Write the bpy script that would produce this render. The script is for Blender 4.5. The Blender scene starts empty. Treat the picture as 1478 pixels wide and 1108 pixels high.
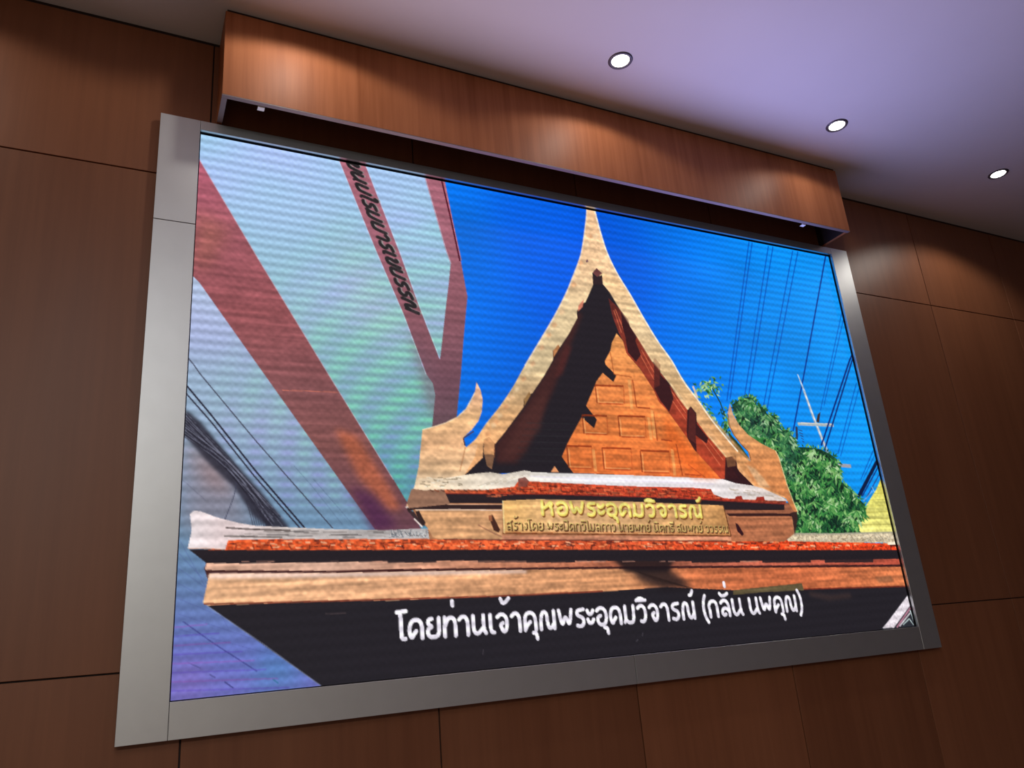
import bpy, bmesh, math
import numpy as np
from mathutils import Matrix, Vector

# ------------------------------------------------------------------ scale
# plan units -> metres; z is lifted so that the hall floor is z = 0
S, ZO = 1.5, 1.475
def P(x, y, z): return Vector((x*S, y*S, z*S + ZO))
OPEN_W, OPEN_H = 3.2, 1.939          # clear opening of the metal frame
WALL_Y, LED_Y = 0.030, 0.020         # wall face and LED face behind the frame face (y = 0)
CEIL = 2.368
FLOOR = -ZO/S

scene = bpy.context.scene
C = scene.collection

# ------------------------------------------------------------------ camera
cam_d = bpy.data.cameras.new('camera'); cam = bpy.data.objects.new('camera', cam_d); C.objects.link(cam)
Rr = ((0.89706945, -0.43448179, -0.08057278),
      (0.06872438, 0.31729514, -0.94583336),
      (0.43651273, 0.8429409, 0.31449527))
M3 = Matrix((Rr[0], [-v for v in Rr[1]], [-v for v in Rr[2]])).transposed()
cam.matrix_world = Matrix.Translation(P(-0.15311735, -2.58052387, 0.08324172)) @ M3.to_4x4()
cam_d.sensor_fit = 'HORIZONTAL'; cam_d.sensor_width = 36.0
cam_d.lens = 1120.3813/1478*36.0
cam_d.clip_start = 0.05
scene.camera = cam

# ------------------------------------------------------------------ world, exposure, lamps
world = bpy.data.worlds.new('world'); scene.world = world; world.use_nodes = True
world.node_tree.nodes['Background'].inputs[0].default_value = (0.5, 0.45, 0.42, 1)
world.node_tree.nodes['Background'].inputs[1].default_value = 0.02
scene.view_settings.view_transform = 'Standard'
scene.view_settings.look = 'None'
scene.view_settings.exposure = 0.0
scene.view_settings.gamma = 1.0
scene.view_settings.use_curve_mapping = False
scene.cycles.sample_clamp_indirect = 4.0
scene.cycles.max_bounces = 8
scene.cycles.use_denoising = True

def area(name, loc, rot, sx, sy, power, col):
    l = bpy.data.lights.new(name, 'AREA'); l.shape = 'RECTANGLE'; l.size = sx; l.size_y = sy
    l.energy = power; l.color = col
    o = bpy.data.objects.new(name, l); C.objects.link(o); o.location = loc; o.rotation_euler = rot
    return o
# added area lights boosting the LED wall's own glow (white and rose facade on the left, blue sky on the right)
GLOW = 56.0
area('screen_boost_light', P(0.85, LED_Y-0.004, OPEN_H*0.52), (math.radians(-90), 0, 0), 1.3*S, 1.55*S, GLOW*0.52, (1.0, 0.70, 0.80))
area('screen_boost_light', P(2.38, LED_Y-0.004, OPEN_H*0.58), (math.radians(-90), 0, 0), 1.3*S, 1.3*S, GLOW*1.1, (0.50, 0.46, 1.0))
# general hall lighting far behind the camera
area('hall_light', P(-0.3, -3.3, CEIL-0.03), (0, 0, 0), 1.2*S, 1.7*S, 52, (0.96, 0.98, 1.0))
area('hall_light', P(-1.6, -6.4, CEIL-0.03), (0, 0, 0), 2.4*S, 1.2*S, 430, (1.0, 0.97, 0.90))
# recessed ceiling spots, one pitch apart; the fixtures in view are built further down
SPOT_Y, SPOT_X0, SPOT_DX = -0.45, 0.315, 1.279
for k in range(-1, 4):
    l = bpy.data.lights.new('downlight_beam', 'SPOT'); l.energy = {-1: 17, 0: 16.5, 1: 12.5, 2: 8.5, 3: 36}[k]; l.color = (1.0, 0.93, 0.84)
    l.spot_size = math.radians(142 if k == 3 else 156); l.spot_blend = 0.35 if k == 3 else 0.22; l.shadow_soft_size = 0.045
    o = bpy.data.objects.new('downlight_beam', l); C.objects.link(o)
    o.location = P(SPOT_X0 + SPOT_DX*k, SPOT_Y, CEIL-0.02)

# ------------------------------------------------------------------ materials
def mat(name):
    m = bpy.data.materials.new(name); m.use_nodes = True
    nt = m.node_tree; b = nt.nodes['Principled BSDF']
    return m, nt, b
def plain(name, col, rough=0.5, metal=0.0, noise=0.06, scale=9.0):
    m, nt, b = mat(name)
    tc = nt.nodes.new('ShaderNodeTexCoord')
    n = nt.nodes.new('ShaderNodeTexNoise'); n.inputs['Scale'].default_value = scale; n.inputs['Detail'].default_value = 4
    nt.links.new(tc.outputs['Object'], n.inputs['Vector'])
    r = nt.nodes.new('ShaderNodeValToRGB')
    r.color_ramp.elements[0].color = tuple(c*(1-noise) for c in col)+(1,)
    r.color_ramp.elements[1].color = tuple(min(1, c*(1+noise)) for c in col)+(1,)
    r.color_ramp.elements[0].position = 0.3; r.color_ramp.elements[1].position = 0.7
    nt.links.new(n.outputs['Fac'], r.inputs['Fac'])
    nt.links.new(r.outputs['Color'], b.inputs['Base Color'])
    b.inputs['Roughness'].default_value = rough; b.inputs['Metallic'].default_value = metal
    return m
def wood(name, dark, light, rough, spec=0.5):
    """laminate veneer with a straight vertical grain"""
    m, nt, b = mat(name)
    tc = nt.nodes.new('ShaderNodeTexCoord'); oi = nt.nodes.new('ShaderNodeObjectInfo')
    mp = nt.nodes.new('ShaderNodeMapping'); mp.inputs['Scale'].default_value = (22, 22, 0.9)
    off = nt.nodes.new('ShaderNodeVectorMath'); off.operation = 'ADD'
    sc = nt.nodes.new('ShaderNodeVectorMath'); sc.operation = 'SCALE'; sc.inputs[0].default_value = (7.0, 3.0, 5.0)
    nt.links.new(oi.outputs['Random'], sc.inputs['Scale'])
    nt.links.new(tc.outputs['Object'], off.inputs[0]); nt.links.new(sc.outputs[0], off.inputs[1])
    nt.links.new(off.outputs[0], mp.inputs['Vector'])
    n = nt.nodes.new('ShaderNodeTexNoise'); n.inputs['Scale'].default_value = 1.0; n.inputs['Detail'].default_value = 6; n.inputs['Roughness'].default_value = 0.62
    nt.links.new(mp.outputs[0], n.inputs['Vector'])
    mp2 = nt.nodes.new('ShaderNodeMapping'); mp2.inputs['Scale'].default_value = (2.2, 2.2, 0.35)
    nt.links.new(off.outputs[0], mp2.inputs['Vector'])
    n2 = nt.nodes.new('ShaderNodeTexNoise'); n2.inputs['Scale'].default_value = 1.0; n2.inputs['Detail'].default_value = 3
    nt.links.new(mp2.outputs[0], n2.inputs['Vector'])
    mx = nt.nodes.new('ShaderNodeMath'); mx.operation = 'MULTIPLY_ADD'; mx.inputs[1].default_value = 0.5
    nt.links.new(n.outputs['Fac'], mx.inputs[0])
    m2 = nt.nodes.new('ShaderNodeMath'); m2.operation = 'MULTIPLY'; m2.inputs[1].default_value = 0.5
    nt.links.new(n2.outputs['Fac'], m2.inputs[0]); nt.links.new(m2.outputs[0], mx.inputs[2])
    r = nt.nodes.new('ShaderNodeValToRGB')
    r.color_ramp.elements[0].color = dark+(1,); r.color_ramp.elements[1].color = light+(1,)
    r.color_ramp.elements[0].position = 0.30; r.color_ramp.elements[1].position = 0.70
    nt.links.new(mx.outputs[0], r.inputs['Fac'])
    hv = nt.nodes.new('ShaderNodeHueSaturation')
    rv = nt.nodes.new('ShaderNodeMapRange'); rv.inputs['To Min'].default_value = 0.90; rv.inputs['To Max'].default_value = 1.10
    nt.links.new(oi.outputs['Random'], rv.inputs['Value']); nt.links.new(rv.outputs[0], hv.inputs['Value'])
    nt.links.new(r.outputs['Color'], hv.inputs['Color']); nt.links.new(hv.outputs['Color'], b.inputs['Base Color'])
    rr = nt.nodes.new('ShaderNodeMapRange'); rr.inputs['To Min'].default_value = rough-0.05; rr.inputs['To Max'].default_value = rough+0.07
    nt.links.new(n2.outputs['Fac'], rr.inputs['Value']); nt.links.new(rr.outputs[0], b.inputs['Roughness'])
    b.inputs['Specular IOR Level'].default_value = spec
    bp = nt.nodes.new('ShaderNodeBump'); bp.inputs['Strength'].default_value = 0.05; bp.inputs['Distance'].default_value = 0.002
    nt.links.new(n.outputs['Fac'], bp.inputs['Height']); nt.links.new(bp.outputs['Normal'], b.inputs['Normal'])
    return m
M_WALL = wood('wall_laminate', (0.172, 0.060, 0.026), (0.245, 0.092, 0.041), 0.42, 0.38)
M_PELM = wood('pelmet_laminate', (0.27, 0.085, 0.032), (0.52, 0.192, 0.084), 0.45, 0.16)
M_EDGE = plain('pelmet_edge_band', (0.20, 0.14, 0.13), 0.5)
M_BACK = plain('dark_substrate_and_shade', (0.020, 0.010, 0.008), 0.8)
M_CEIL = plain('ceiling_paint', (0.74, 0.73, 0.71), 0.85, noise=0.015, scale=2)
M_SIDE = plain('hall_wall_paint', (0.29, 0.28, 0.235), 0.7)
M_DIM = plain('hall_wall_paint_shaded', (0.09, 0.075, 0.07), 0.8)  # hall wall colour darkened so this side reflects as unlit
M_FLOOR = plain('hall_carpet', (0.20, 0.13, 0.10), 0.9, noise=0.2, scale=40)
M_FRAME = plain('satin_metal', (0.60, 0.615, 0.62), 0.43, metal=0.85, noise=0.02)
M_BLACK = plain('black_gasket', (0.006, 0.006, 0.008), 0.6)
M_RING = plain('downlight_ring_metal', (0.10, 0.09, 0.10), 0.4, metal=0.3)
M_CLIP = plain('white_clip', (0.75, 0.74, 0.72), 0.5)
M_LENS, nt, b = mat('downlight_lens')
b.inputs['Base Color'].default_value = (0.9, 0.9, 0.9, 1)
b.inputs['Emission Color'].default_value = (1.0, 0.97, 0.92, 1); b.inputs['Emission Strength'].default_value = 9.0

# ------------------------------------------------------------------ mesh helpers
def add_box(bm, x0, x1, y0, y1, z0, z1):
    a, c = P(x0, y0, z0), P(x1, y1, z1)
    vs = [bm.verts.new((x, y, z)) for x in (a.x, c.x) for y in (a.y, c.y) for z in (a.z, c.z)]
    for f in ((0,1,3,2),(4,6,7,5),(0,4,5,1),(2,3,7,6),(0,2,6,4),(1,5,7,3)):
        bm.faces.new([vs[i] for i in f])
def link(name, bm, m, parent=None, bevel=0.0):
    bmesh.ops.recalc_face_normals(bm, faces=bm.faces)
    if bevel:
        bmesh.ops.bevel(bm, geom=bm.edges[:], offset=bevel, segments=1, affect='EDGES', profile=0.5)
    me = bpy.data.meshes.new(name); bm.to_mesh(me); bm.free(); me.materials.append(m)
    o = bpy.data.objects.new(name, me); C.objects.link(o)
    if parent is not None:
        o.parent = parent; o.matrix_parent_inverse = parent.matrix_world.inverted()
    return o
def box(name, x0, x1, y0, y1, z0, z1, m, parent=None, bevel=0.0):
    bm = bmesh.new(); add_box(bm, x0, x1, y0, y1, z0, z1); return link(name, bm, m, parent, bevel)
def empty(name, loc):
    o = bpy.data.objects.new(name, None); C.objects.link(o); o.location = loc; o.empty_display_size = 0.2
    bpy.context.view_layer.update(); return o
def tag(o, label=None, cat=None, group=None, kind=None):
    for k, v in (('label', label), ('category', cat), ('group', group), ('kind', kind)):
        if v: o[k] = v

# ------------------------------------------------------------------ room shell
X0, X1, YF = -4.7, 8.0, -8.2
w = box('wall_back', X0, X1, WALL_Y+0.008, 0.14, FLOOR, CEIL, M_BACK)
tag(w, 'wall clad in reddish brown wood laminate panels with dark joints', None, None, 'structure')
cols = [0.035 + 0.79*i for i in range(-6, 11)]
rows = [(FLOOR+0.01, 0.0875), (0.0925, 1.7425), (1.7475, CEIL-0.018)]
for r, (za, zb) in enumerate(rows):
    for i in range(len(cols)-1):
        if r == 1 and cols[i] > 0.0 and cols[i+1] < 3.21: continue     # wholly covered by the LED wall
        box('panel', cols[i]+0.0026, cols[i+1]-0.0026, WALL_Y, WALL_Y+0.009, za, zb, M_WALL, w, 0.0012)
o = box('ceiling', X0, X1, YF, 0.14, CEIL, CEIL+0.1, M_CEIL); tag(o, 'smooth white painted ceiling', None, None, 'structure')
o = box('floor', X0, X1, YF, 0.14, FLOOR-0.1, FLOOR, M_FLOOR); tag(o, 'carpeted hall floor', None, None, 'structure')
o = box('wall_left', X0-0.1, X0, YF, 0.14, FLOOR, CEIL, M_SIDE); tag(o, 'plain side wall of the hall', None, None, 'structure')
o = box('wall_right', X1, X1+0.1, YF, 0.14, FLOOR, CEIL, M_DIM); tag(o, 'plain far side wall of the hall', None, None, 'structure')
o = box('wall_front', X0, X1, YF-0.1, YF, FLOOR, CEIL, M_SIDE); tag(o, 'plain rear wall of the hall', None, None, 'structure')

# ------------------------------------------------------------------ LED wall
led = empty('video_wall', P(1.6, WALL_Y, -0.1))
tag(led, 'large LED video wall in a grey metal frame showing a wooden Thai gable', 'screen')
J = 0.0012
L_, R_, T_, B_ = 0.134, 0.1255, 0.0385, 0.101
H = OPEN_H
def fp(x0, x1, z0, z1):
    return box('frame_panel', x0, x1, 0.0, 0.012, z0, z1, M_FRAME, led, 0.001)
fp(-L_, -J, -B_, 1.548-J); fp(-L_, -J, 1.548+J, H+T_)              # left stile in two lengths
fp(OPEN_W+J, OPEN_W+R_, -B_, H+T_)
fp(0.0, 1.60-J, -B_, 0.0); fp(1.60+J, OPEN_W, -B_, 0.0)            # bottom rail in two lengths
fp(0.0, OPEN_W, H, H+T_)              # top rail
box('backing_plate', -0.01, OPEN_W+0.01, LED_Y+0.003, WALL_Y+0.002, -0.01, H+0.01, M_BLACK, led)
g_ = 0.007                                                          # black sub-frame, set back behind the metal
for q in ((-L_+g_, -0.0006, -B_+g_, H+T_-g_), (OPEN_W+0.0006, OPEN_W+R_-g_, -B_+g_, H+T_-g_), (-0.0006, OPEN_W+0.0006, -B_+g_, -0.0006), (-0.0006, OPEN_W+0.0006, H+0.0006, H+T_-g_)):
    box('sub_frame', q[0], q[1], 0.0122, WALL_Y, q[2], q[3], M_BLACK, led)

# ------------------------------------------------------------------ the picture on the LED wall
# drawn on a raster in the plane of the screen; PX holds the four corners of the lit area as measured
LX0, LX1, LZ0, LZ1 = 0.003, OPEN_W-0.003, 0.003, OPEN_H-0.006
PX = [(290.03, 193.73), (1195.58, 370.36), (1319.96, 903.23), (246.05, 1011.05)]
RW, RH = 2000, 1216
def homography(src, dst):
    A = []
    for (x, y), (u, v) in zip(src, dst):
        A.append([x, y, 1, 0, 0, 0, -u*x, -u*y, -u]); A.append([0, 0, 0, x, y, 1, -v*x, -v*y, -v])
    return np.linalg.svd(np.array(A, float))[2][-1].reshape(3, 3)
HM = homography(PX, [(0, 0), (RW, 0), (RW, RH), (0, RH)])
HI = np.linalg.inv(HM)
def rs(pts):
    p = np.asarray(pts, float); q = np.c_[p, np.ones(len(p))] @ HM.T
    return q[:, :2]/q[:, 2:]
jj, ii = np.meshgrid(np.arange(RW)+.5, np.arange(RH)+.5)
den = HI[2, 0]*jj+HI[2, 1]*ii+HI[2, 2]
GX = ((HI[0, 0]*jj+HI[0, 1]*ii+HI[0, 2])/den).astype(np.float32)
GY = ((HI[1, 0]*jj+HI[1, 1]*ii+HI[1, 2])/den).astype(np.float32)
rng = np.random.RandomState(7)
def vnoise(sx, sy):
    """smooth value noise, cells sx by sy raster pixels, range -1..1"""
    ny, nx = int(RH/sy)+3, int(RW/sx)+3
    g = rng.uniform(-1, 1, (ny, nx))
    y = np.arange(RH)/sy; x = np.arange(RW)/sx
    y0 = y.astype(int); x0 = x.astype(int)
    fy = y-y0; fx = x-x0; fy = (fy*fy*(3-2*fy))[:, None]; fx = (fx*fx*(3-2*fx))[None, :]
    a = g[y0][:, x0]; b_ = g[y0][:, x0+1]; c = g[y0+1][:, x0]; d = g[y0+1][:, x0+1]
    return ((a*(1-fx)+b_*fx)*(1-fy)+(c*(1-fx)+d*fx)*fy).astype(np.float32)
N_BIG = vnoise(160, 120); N_MID = vnoise(34, 26); N_FINE = vnoise(7, 6); N_SPK = vnoise(3.5, 3)
N_GRH = 0.5*vnoise(120, 7)+0.35*vnoise(45, 4)+0.3*vnoise(16, 10)       # grain along the boards
N_BLOT = 0.6*vnoise(60, 18)+0.4*vnoise(20, 9)
TEX = dict(grain=N_GRH, blot=N_BLOT, fine=0.5*N_FINE+0.5*N_MID, speck=0.6*N_SPK+0.5*N_FINE, mid=N_MID, big=N_BIG)
IMG = np.zeros((RH, RW, 3), np.float32)

def spline(pts, n=6, closed=False):
    p = np.asarray(pts, float)
    if len(p) < 3: return p
    q = np.r_[p[-1:], p, p[:2]] if closed else np.r_[2*p[:1]-p[1:2], p, 2*p[-1:]-p[-2:-1]]
    out = []
    t = np.linspace(0, 1, n, endpoint=False)[:, None]
    for k in range(1, len(q)-2):
        a, b_, c, d = q[k-1], q[k], q[k+1], q[k+2]
        out.append(0.5*(2*b_+(c-a)*t+(2*a-5*b_+4*c-d)*t*t+(3*b_-a-3*c+d)*t**3))
    if not closed: out.append(p[-1:])
    return np.concatenate(out)
def chaikin(pts, n=2):
    p = np.asarray(pts, float)
    for _ in range(n):
        if len(p) < 3: break
        q = np.empty((2*(len(p)-1), 2)); q[0::2] = 0.75*p[:-1]+0.25*p[1:]; q[1::2] = 0.25*p[:-1]+0.75*p[1:]
        q[0], q[-1] = p[0], p[-1]; p = q
    return p
def mask_raster(q):
    """even-odd scan fill of a polygon already in raster pixels -> (slice, mask)"""
    x0 = int(max(0, np.floor(q[:, 0].min())-1)); x1 = int(min(RW, np.ceil(q[:, 0].max())+2))
    y0 = int(max(0, np.floor(q[:, 1].min())-1)); y1 = int(min(RH, np.ceil(q[:, 1].max())+2))
    if x1 <= x0 or y1 <= y0: return None
    par = np.zeros((y1-y0, x1-x0+1), np.int32)
    for (ax, ay), (bx, by) in zip(q, np.roll(q, -1, 0)):
        if ay == by: continue
        if ay > by: ax, ay, bx, by = bx, by, ax, ay
        r0 = max(y0, int(np.ceil(ay-.5))); r1 = min(y1-1, int(np.ceil(by-.5))-1)
        if r1 < r0: continue
        r = np.arange(r0, r1+1)
        xs = ax+(r+.5-ay)*(bx-ax)/(by-ay)
        cidx = np.clip(np.ceil(xs-.5).astype(int)-x0, 0, x1-x0)
        np.add.at(par, (r-y0, cidx), 1)
    m = (np.cumsum(par, 1)[:, :-1] % 2).astype(np.float32)
    return (slice(y0, y1), slice(x0, x1)), m
def blur(m, k):
    for ax in (0, 1):
        for _ in range(2):
            c = np.cumsum(np.pad(m, [(k+1, k) if a == ax else (0, 0) for a in (0, 1)], mode='constant'), ax)
            n = m.shape[ax]
            m = (np.take(c, range(2*k+1, 2*k+1+n), ax)-np.take(c, range(0, n), ax))/(2*k+1)
    return m
def paint(sl, m, col, a=1.0, tex=None, amp=0.0):
    """col: an rgb triple, or ('x'|'y', [(position, rgb), ...]) graded along the picture"""
    if isinstance(col[0], str):
        g = (GX if col[0] == 'x' else GY)[sl]
        ps = [k for k, _ in col[1]]
        c = np.stack([np.interp(g, ps, [v[i] for _, v in col[1]]) for i in range(3)], -1)
    else:
        c = np.broadcast_to(np.array(col, np.float32), m.shape+(3,))
    if tex: c = c*(1+amp*TEX[tex][sl][..., None])
    w_ = (m*a)[..., None]
    IMG[sl] = IMG[sl]*(1-w_)+c*w_
def fill(pts, col, a=1.0, tex=None, amp=0.0, soft=0, raw=False):
    q = pts if raw else rs(pts)
    if soft:
        k = int(soft)
        x0, y0 = q.min(0)-3*k; x1, y1 = q.max(0)+3*k
        X0_, Y0_ = int(max(0, x0)), int(max(0, y0)); X1_, Y1_ = int(min(RW, x1)), int(min(RH, y1))
        r = mask_raster(q)
        if r is None or X1_ <= X0_ or Y1_ <= Y0_: return
        full = np.zeros((Y1_-Y0_+8*k, X1_-X0_+8*k), np.float32)
        (sy, sx), m = r
        full[sy.start-Y0_+4*k:sy.stop-Y0_+4*k, sx.start-X0_+4*k:sx.stop-X0_+4*k] = m
        full = blur(full, k)[4*k:4*k+Y1_-Y0_, 4*k:4*k+X1_-X0_]
        paint((slice(Y0_, Y1_), slice(X0_, X1_)), full, col, a, tex, amp)
    else:
        r = mask_raster(q)
        if r: paint(r[0], r[1], col, a, tex, amp)
def stroke(pts, width, col, a=1.0, smooth=False, raw=False, round_=False, w1=None):
    """polyline of a width in photo pixels (raw: in raster pixels); optional taper to w1"""
    p = np.asarray(pts, float)
    if smooth: p = spline(p, 5)
    q = p if raw else rs(p)
    if raw: wd = np.full(len(q), width/2.0)
    else:
        e = rs(p+np.array([0.5, 0.5])); sc = np.hypot(*(e-q).T)/0.7071
        wd = sc*width/2
    if w1 is not None: wd = wd*np.linspace(1, w1/width, len(q))
    for k in range(len(q)-1):
        d = q[k+1]-q[k]; L = np.hypot(*d)
        if L < 1e-6: continue
        n = np.array([-d[1], d[0]])/L
        fill(np.array([q[k]+n*wd[k], q[k+1]+n*wd[k+1], q[k+1]-n*wd[k+1], q[k]-n*wd[k]]), col, a, raw=True)
    if round_:
        t = np.linspace(0, 2*np.pi, 12, endpoint=False)
        for k in range(len(q)):
            fill(q[k]+wd[k]*np.c_[np.cos(t), np.sin(t)], col, a, raw=True)

# ---- sky
fill([(200, 100), (1500, 100), (1500, 1100), (200, 1100)], ('x', [(650, (6, 112, 228)), (860, (4, 92, 226)), (960, (6, 112, 232)), (1100, (10, 140, 244)), (1250, (14, 150, 242))]), tex='big', amp=0.07)
fill([(700, 250), (900, 250), (960, 420), (860, 560), (740, 420)], (4, 84, 224), 0.35, soft=40)
# ---- overhead cables in the sky
DK = (4, 62, 168)
for a_, b_, w_ in (((1081, 349), (1049, 578), 1.6), ((1085.5, 350), (1053.5, 576), 1.6), ((1109, 355), (1074, 575), 1.6), ((1115.5, 356), (1079.5, 576), 1.6),
                   ((1144, 362), (1101, 590), 1.6), ((1151.5, 363), (1106.5, 592), 1.6), ((1215, 450), (1184, 592), 1.2), ((1220, 448), (1189, 585), 1.2),
                   ((1236, 552), (1209, 655), 1.3), ((1241, 555), (1213, 658), 1.2), ((1260, 650), (1242, 692), 1.3), ((1263, 655), (1246, 690), 1.0)):
    stroke([a_, b_], w_, DK, 0.75)
stroke([(1191.5, 369), (1164, 520), (1144.5, 622)], 2.2, (6, 44, 140))
# ---- pole with cross arms
stroke([(1151, 540), (1161, 565)], 2.0, (176, 198, 222), w1=3.5)
stroke([(1160, 563), (1173.5, 601), (1192, 647), (1212, 696)], 4.6, (150, 176, 205), w1=6)
stroke([(1161, 566), (1174, 601), (1191, 645)], 1.8, (226, 230, 232))
stroke([(1151, 611.5), (1203, 613.5)], 4.4, (158, 170, 176)); stroke([(1152, 610), (1203, 612)], 1.6, (214, 214, 206))
stroke([(1212, 671), (1228, 672.5)], 5, (172, 172, 184)); stroke([(1198, 670), (1212, 671)], 3, (190, 180, 170))
fill([(1178, 608), (1180, 598), (1184, 594), (1182, 610)], (60, 46, 44))
stroke([(1149.5, 617), (1150, 632)], 4, (44, 56, 80), round_=True)
for k in range(5): stroke([(1152+k*1.4, 620+k*4), (1158+k*0.6, 622+k*4)], 1.3, (40, 66, 120))
stroke([(1230, 511), (1226, 520), (1185, 643)], 2.6, (8, 36, 118)); stroke([(1231, 517), (1229, 522), (1189.5, 650)], 2.4, (10, 40, 118))
fill([(1263.5, 664), (1267, 668), (1241, 719), (1236, 716)], (10, 26, 66))
stroke([(1268, 672), (1244, 716)], 2.0, (20, 50, 130)); stroke([(1270, 682), (1248, 722)], 1.6, (40, 70, 140))
stroke([(1258, 702), (1263, 712)], 1.4, (150, 196, 240)); stroke([(1246, 723), (1259, 708)], 1.4, (110, 160, 220))
# ---- yellow house at the right edge
fill([(1271, 690), (1275, 689), (1296, 770), (1234, 770), (1240, 746), (1248, 732), (1265, 705)], ('y', [(690, (222, 208, 84)), (720, (220, 214, 110)), (768, (232, 224, 128))]), tex='grain', amp=0.10)
for k in range(7): stroke([(1262-3.6*k, 703+9*k), (1276+2.4*k, 702+9*k)], 1.2, (170, 160, 70), 0.5)
stroke([(1272, 690), (1289, 766)], 1.6, (130, 120, 50), 0.8)
# ---- mango tree
def leaf(x, y, ang, L, wd, col, a=1.0):
    d = np.array([math.cos(ang), math.sin(ang)]); n = np.array([-d[1], d[0]]); c = np.array([x, y])
    fill([c, c+d*L*0.45+n*wd, c+d*L, c+d*L*0.45-n*wd], col, a)
tree = np.array([(1056, 584), (1066, 577), (1078, 573), (1086, 574), (1092, 584), (1102, 588), (1107, 597), (1119, 600), (1124, 610), (1128, 620), (1137, 620), (1146, 634),
                 (1152, 645), (1163, 645), (1184, 648), (1198, 655), (1207, 662), (1211, 676), (1210, 690), (1220, 700), (1234, 714), (1248, 728), (1247, 740), (1240, 752), (1236, 769), (1140, 769), (1146, 735), (1120, 660), (1092, 644), (1066, 616)])
fill(tree, (26, 66, 42), tex='speck', amp=0.5)
def inside(poly, x, y):
    px, py = poly[:, 0], poly[:, 1]; qx, qy = np.roll(px, -1), np.roll(py, -1)
    c = ((py > y) != (qy > y)) & (x < (qx-px)*(y-py)/(qy-py+1e-9)+px)
    return c.sum() % 2 == 1
PAL = [(14, 40, 30), (22, 62, 40), (30, 84, 46), (46, 112, 56), (64, 136, 66), (96, 160, 84), (132, 184, 108), (170, 206, 150)]
n_ = 0
while n_ < 1900:
    x, y = rng.uniform(1050, 1250), rng.uniform(570, 770)
    if not inside(tree, x, y): continue
    n_ += 1
    lit = 0.52+0.35*math.sin(x*0.11+1.3)*math.cos(y*0.13)+0.22*rng.randn()-0.18*(x > 1185 and y > 735 and x < 1215)
    c = PAL[int(np.clip(lit*8, 0, 7))]
    if y < 690 and x < 1150: c = tuple(0.8*v+0.2*q for v, q in zip(c, (70, 110, 120)))
    leaf(x, y, rng.uniform(0.5, 2.6), rng.uniform(7, 15), rng.uniform(0.9, 2.1), c)
for k in range(75):                                    # hanging tufts of young leaves
    x, y = rng.uniform(1060, 1245), rng.uniform(580, 750)
    if not inside(tree, x, y): continue
    for j in range(9):
        leaf(x+rng.normal(0, 1), y+rng.normal(0, 1), 1.57+0.27*(j-4)+rng.normal(0, 0.08), rng.uniform(9, 16), rng.uniform(0.9, 1.7), PAL[int(np.clip(rng.normal(5, 1.2), 2, 7))])
for k in range(130):                                   # gaps of deep shade
    x, y = rng.uniform(1060, 1245), rng.uniform(590, 766)
    if inside(tree, x, y): leaf(x, y, rng.uniform(0.8, 2.4), rng.uniform(5, 10), rng.uniform(1.2, 2.4), (14, 34, 28), 0.85)
for k in range(160):                                   # sprays along the outline
    j = rng.randint(0, 24); t = rng.uniform(); q = tree[j]*(1-t)+tree[j+1]*t
    leaf(q[0], q[1], math.atan2(-1, 0.5)+rng.uniform(-1.2, 1.4), rng.uniform(4, 8), 1.2, PAL[rng.randint(2, 7)])
for k in range(170):                                   # thin young shoots beside the gable
    t = rng.uniform(); cx, cy = 1004+38*t+rng.uniform(-4, 4), 566+60*t+rng.uniform(-6, 6)
    if rng.uniform() < 0.5: cx, cy = 1022+rng.normal(0, 9), 556+rng.normal(0, 6)
    leaf(cx, cy, rng.uniform(0.3, 2.9), rng.uniform(5, 10), rng.uniform(0.9, 1.8), PAL[rng.randint(2, 8)])
for k in range(60): leaf(1047+rng.normal(0, 4), 612+rng.normal(0, 14), rng.uniform(0.5, 2.6), 7, 1.3, PAL[rng.randint(1, 7)])
stroke([(1028, 560), (1040, 582), (1046, 600)], 2, (30, 60, 40)); stroke([(1000, 557), (1007, 575)], 3.5, (206, 190, 186))
fill([(1050, 622), (1068, 642), (1082, 662), (1070, 660), (1056, 640)], (44, 62, 34))

# ---- pale building on the left
edge_out = [(641, 255), (648, 290), (656, 330), (664.5, 372), (672, 413), (675, 428), (673, 448), (669, 493), (665.5, 540), (659, 606)]
fill([(200, 100), (641, 200)]+edge_out+[(640, 700), (640, 1100), (200, 1100)], ('y', [(200, (166, 198, 240)), (330, (154, 192, 220)), (470, (148, 184, 200)), (600, (122, 172, 178)), (690, (96, 154, 168)), (780, (80, 134, 164)), (1010, (92, 110, 178))]))
# lower wall, under the broad beam
lowB = [(200, 300), (281, 400.6), (288.6, 408), (382, 540), (439, 620), (540, 761), (620, 770), (620, 1100), (200, 1100)]
fill(lowB, ('y', [(390, (176, 198, 222)), (500, (156, 176, 206)), (600, (146, 172, 194)), (700, (126, 154, 182)), (770, (104, 138, 168)), (850, (98, 124, 170)), (940, (100, 112, 186)), (1010, (112, 112, 190))]))
fill([(240, 640), (285, 650), (330, 690), (360, 730), (375, 770), (250, 770)], (140, 116, 122), 0.55, soft=26)
fill([(262, 628), (320, 672), (345, 720), (300, 700)], (150, 112, 108), 0.6, soft=16)
fill([(240, 940), (300, 960), (290, 1015), (240, 1015)], (136, 96, 172), 0.5, soft=26)
fill([(380, 930), (430, 950), (440, 990), (360, 1000)], (66, 134, 178), 0.5, soft=22)
fill([(600, 480), (640, 520), (630, 700), (560, 660)], (108, 182, 170), 0.25, soft=36)
fill([(300, 200), (480, 230), (470, 330), (350, 330)], (176, 196, 246), 0.5, soft=44)
fill([(470, 300), (560, 400), (600, 500), (520, 470)], (158, 190, 198), 0.6, soft=40)
fill([(560, 250), (620, 262), (640, 380), (600, 380)], (156, 198, 224), 0.6, soft=26)
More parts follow.
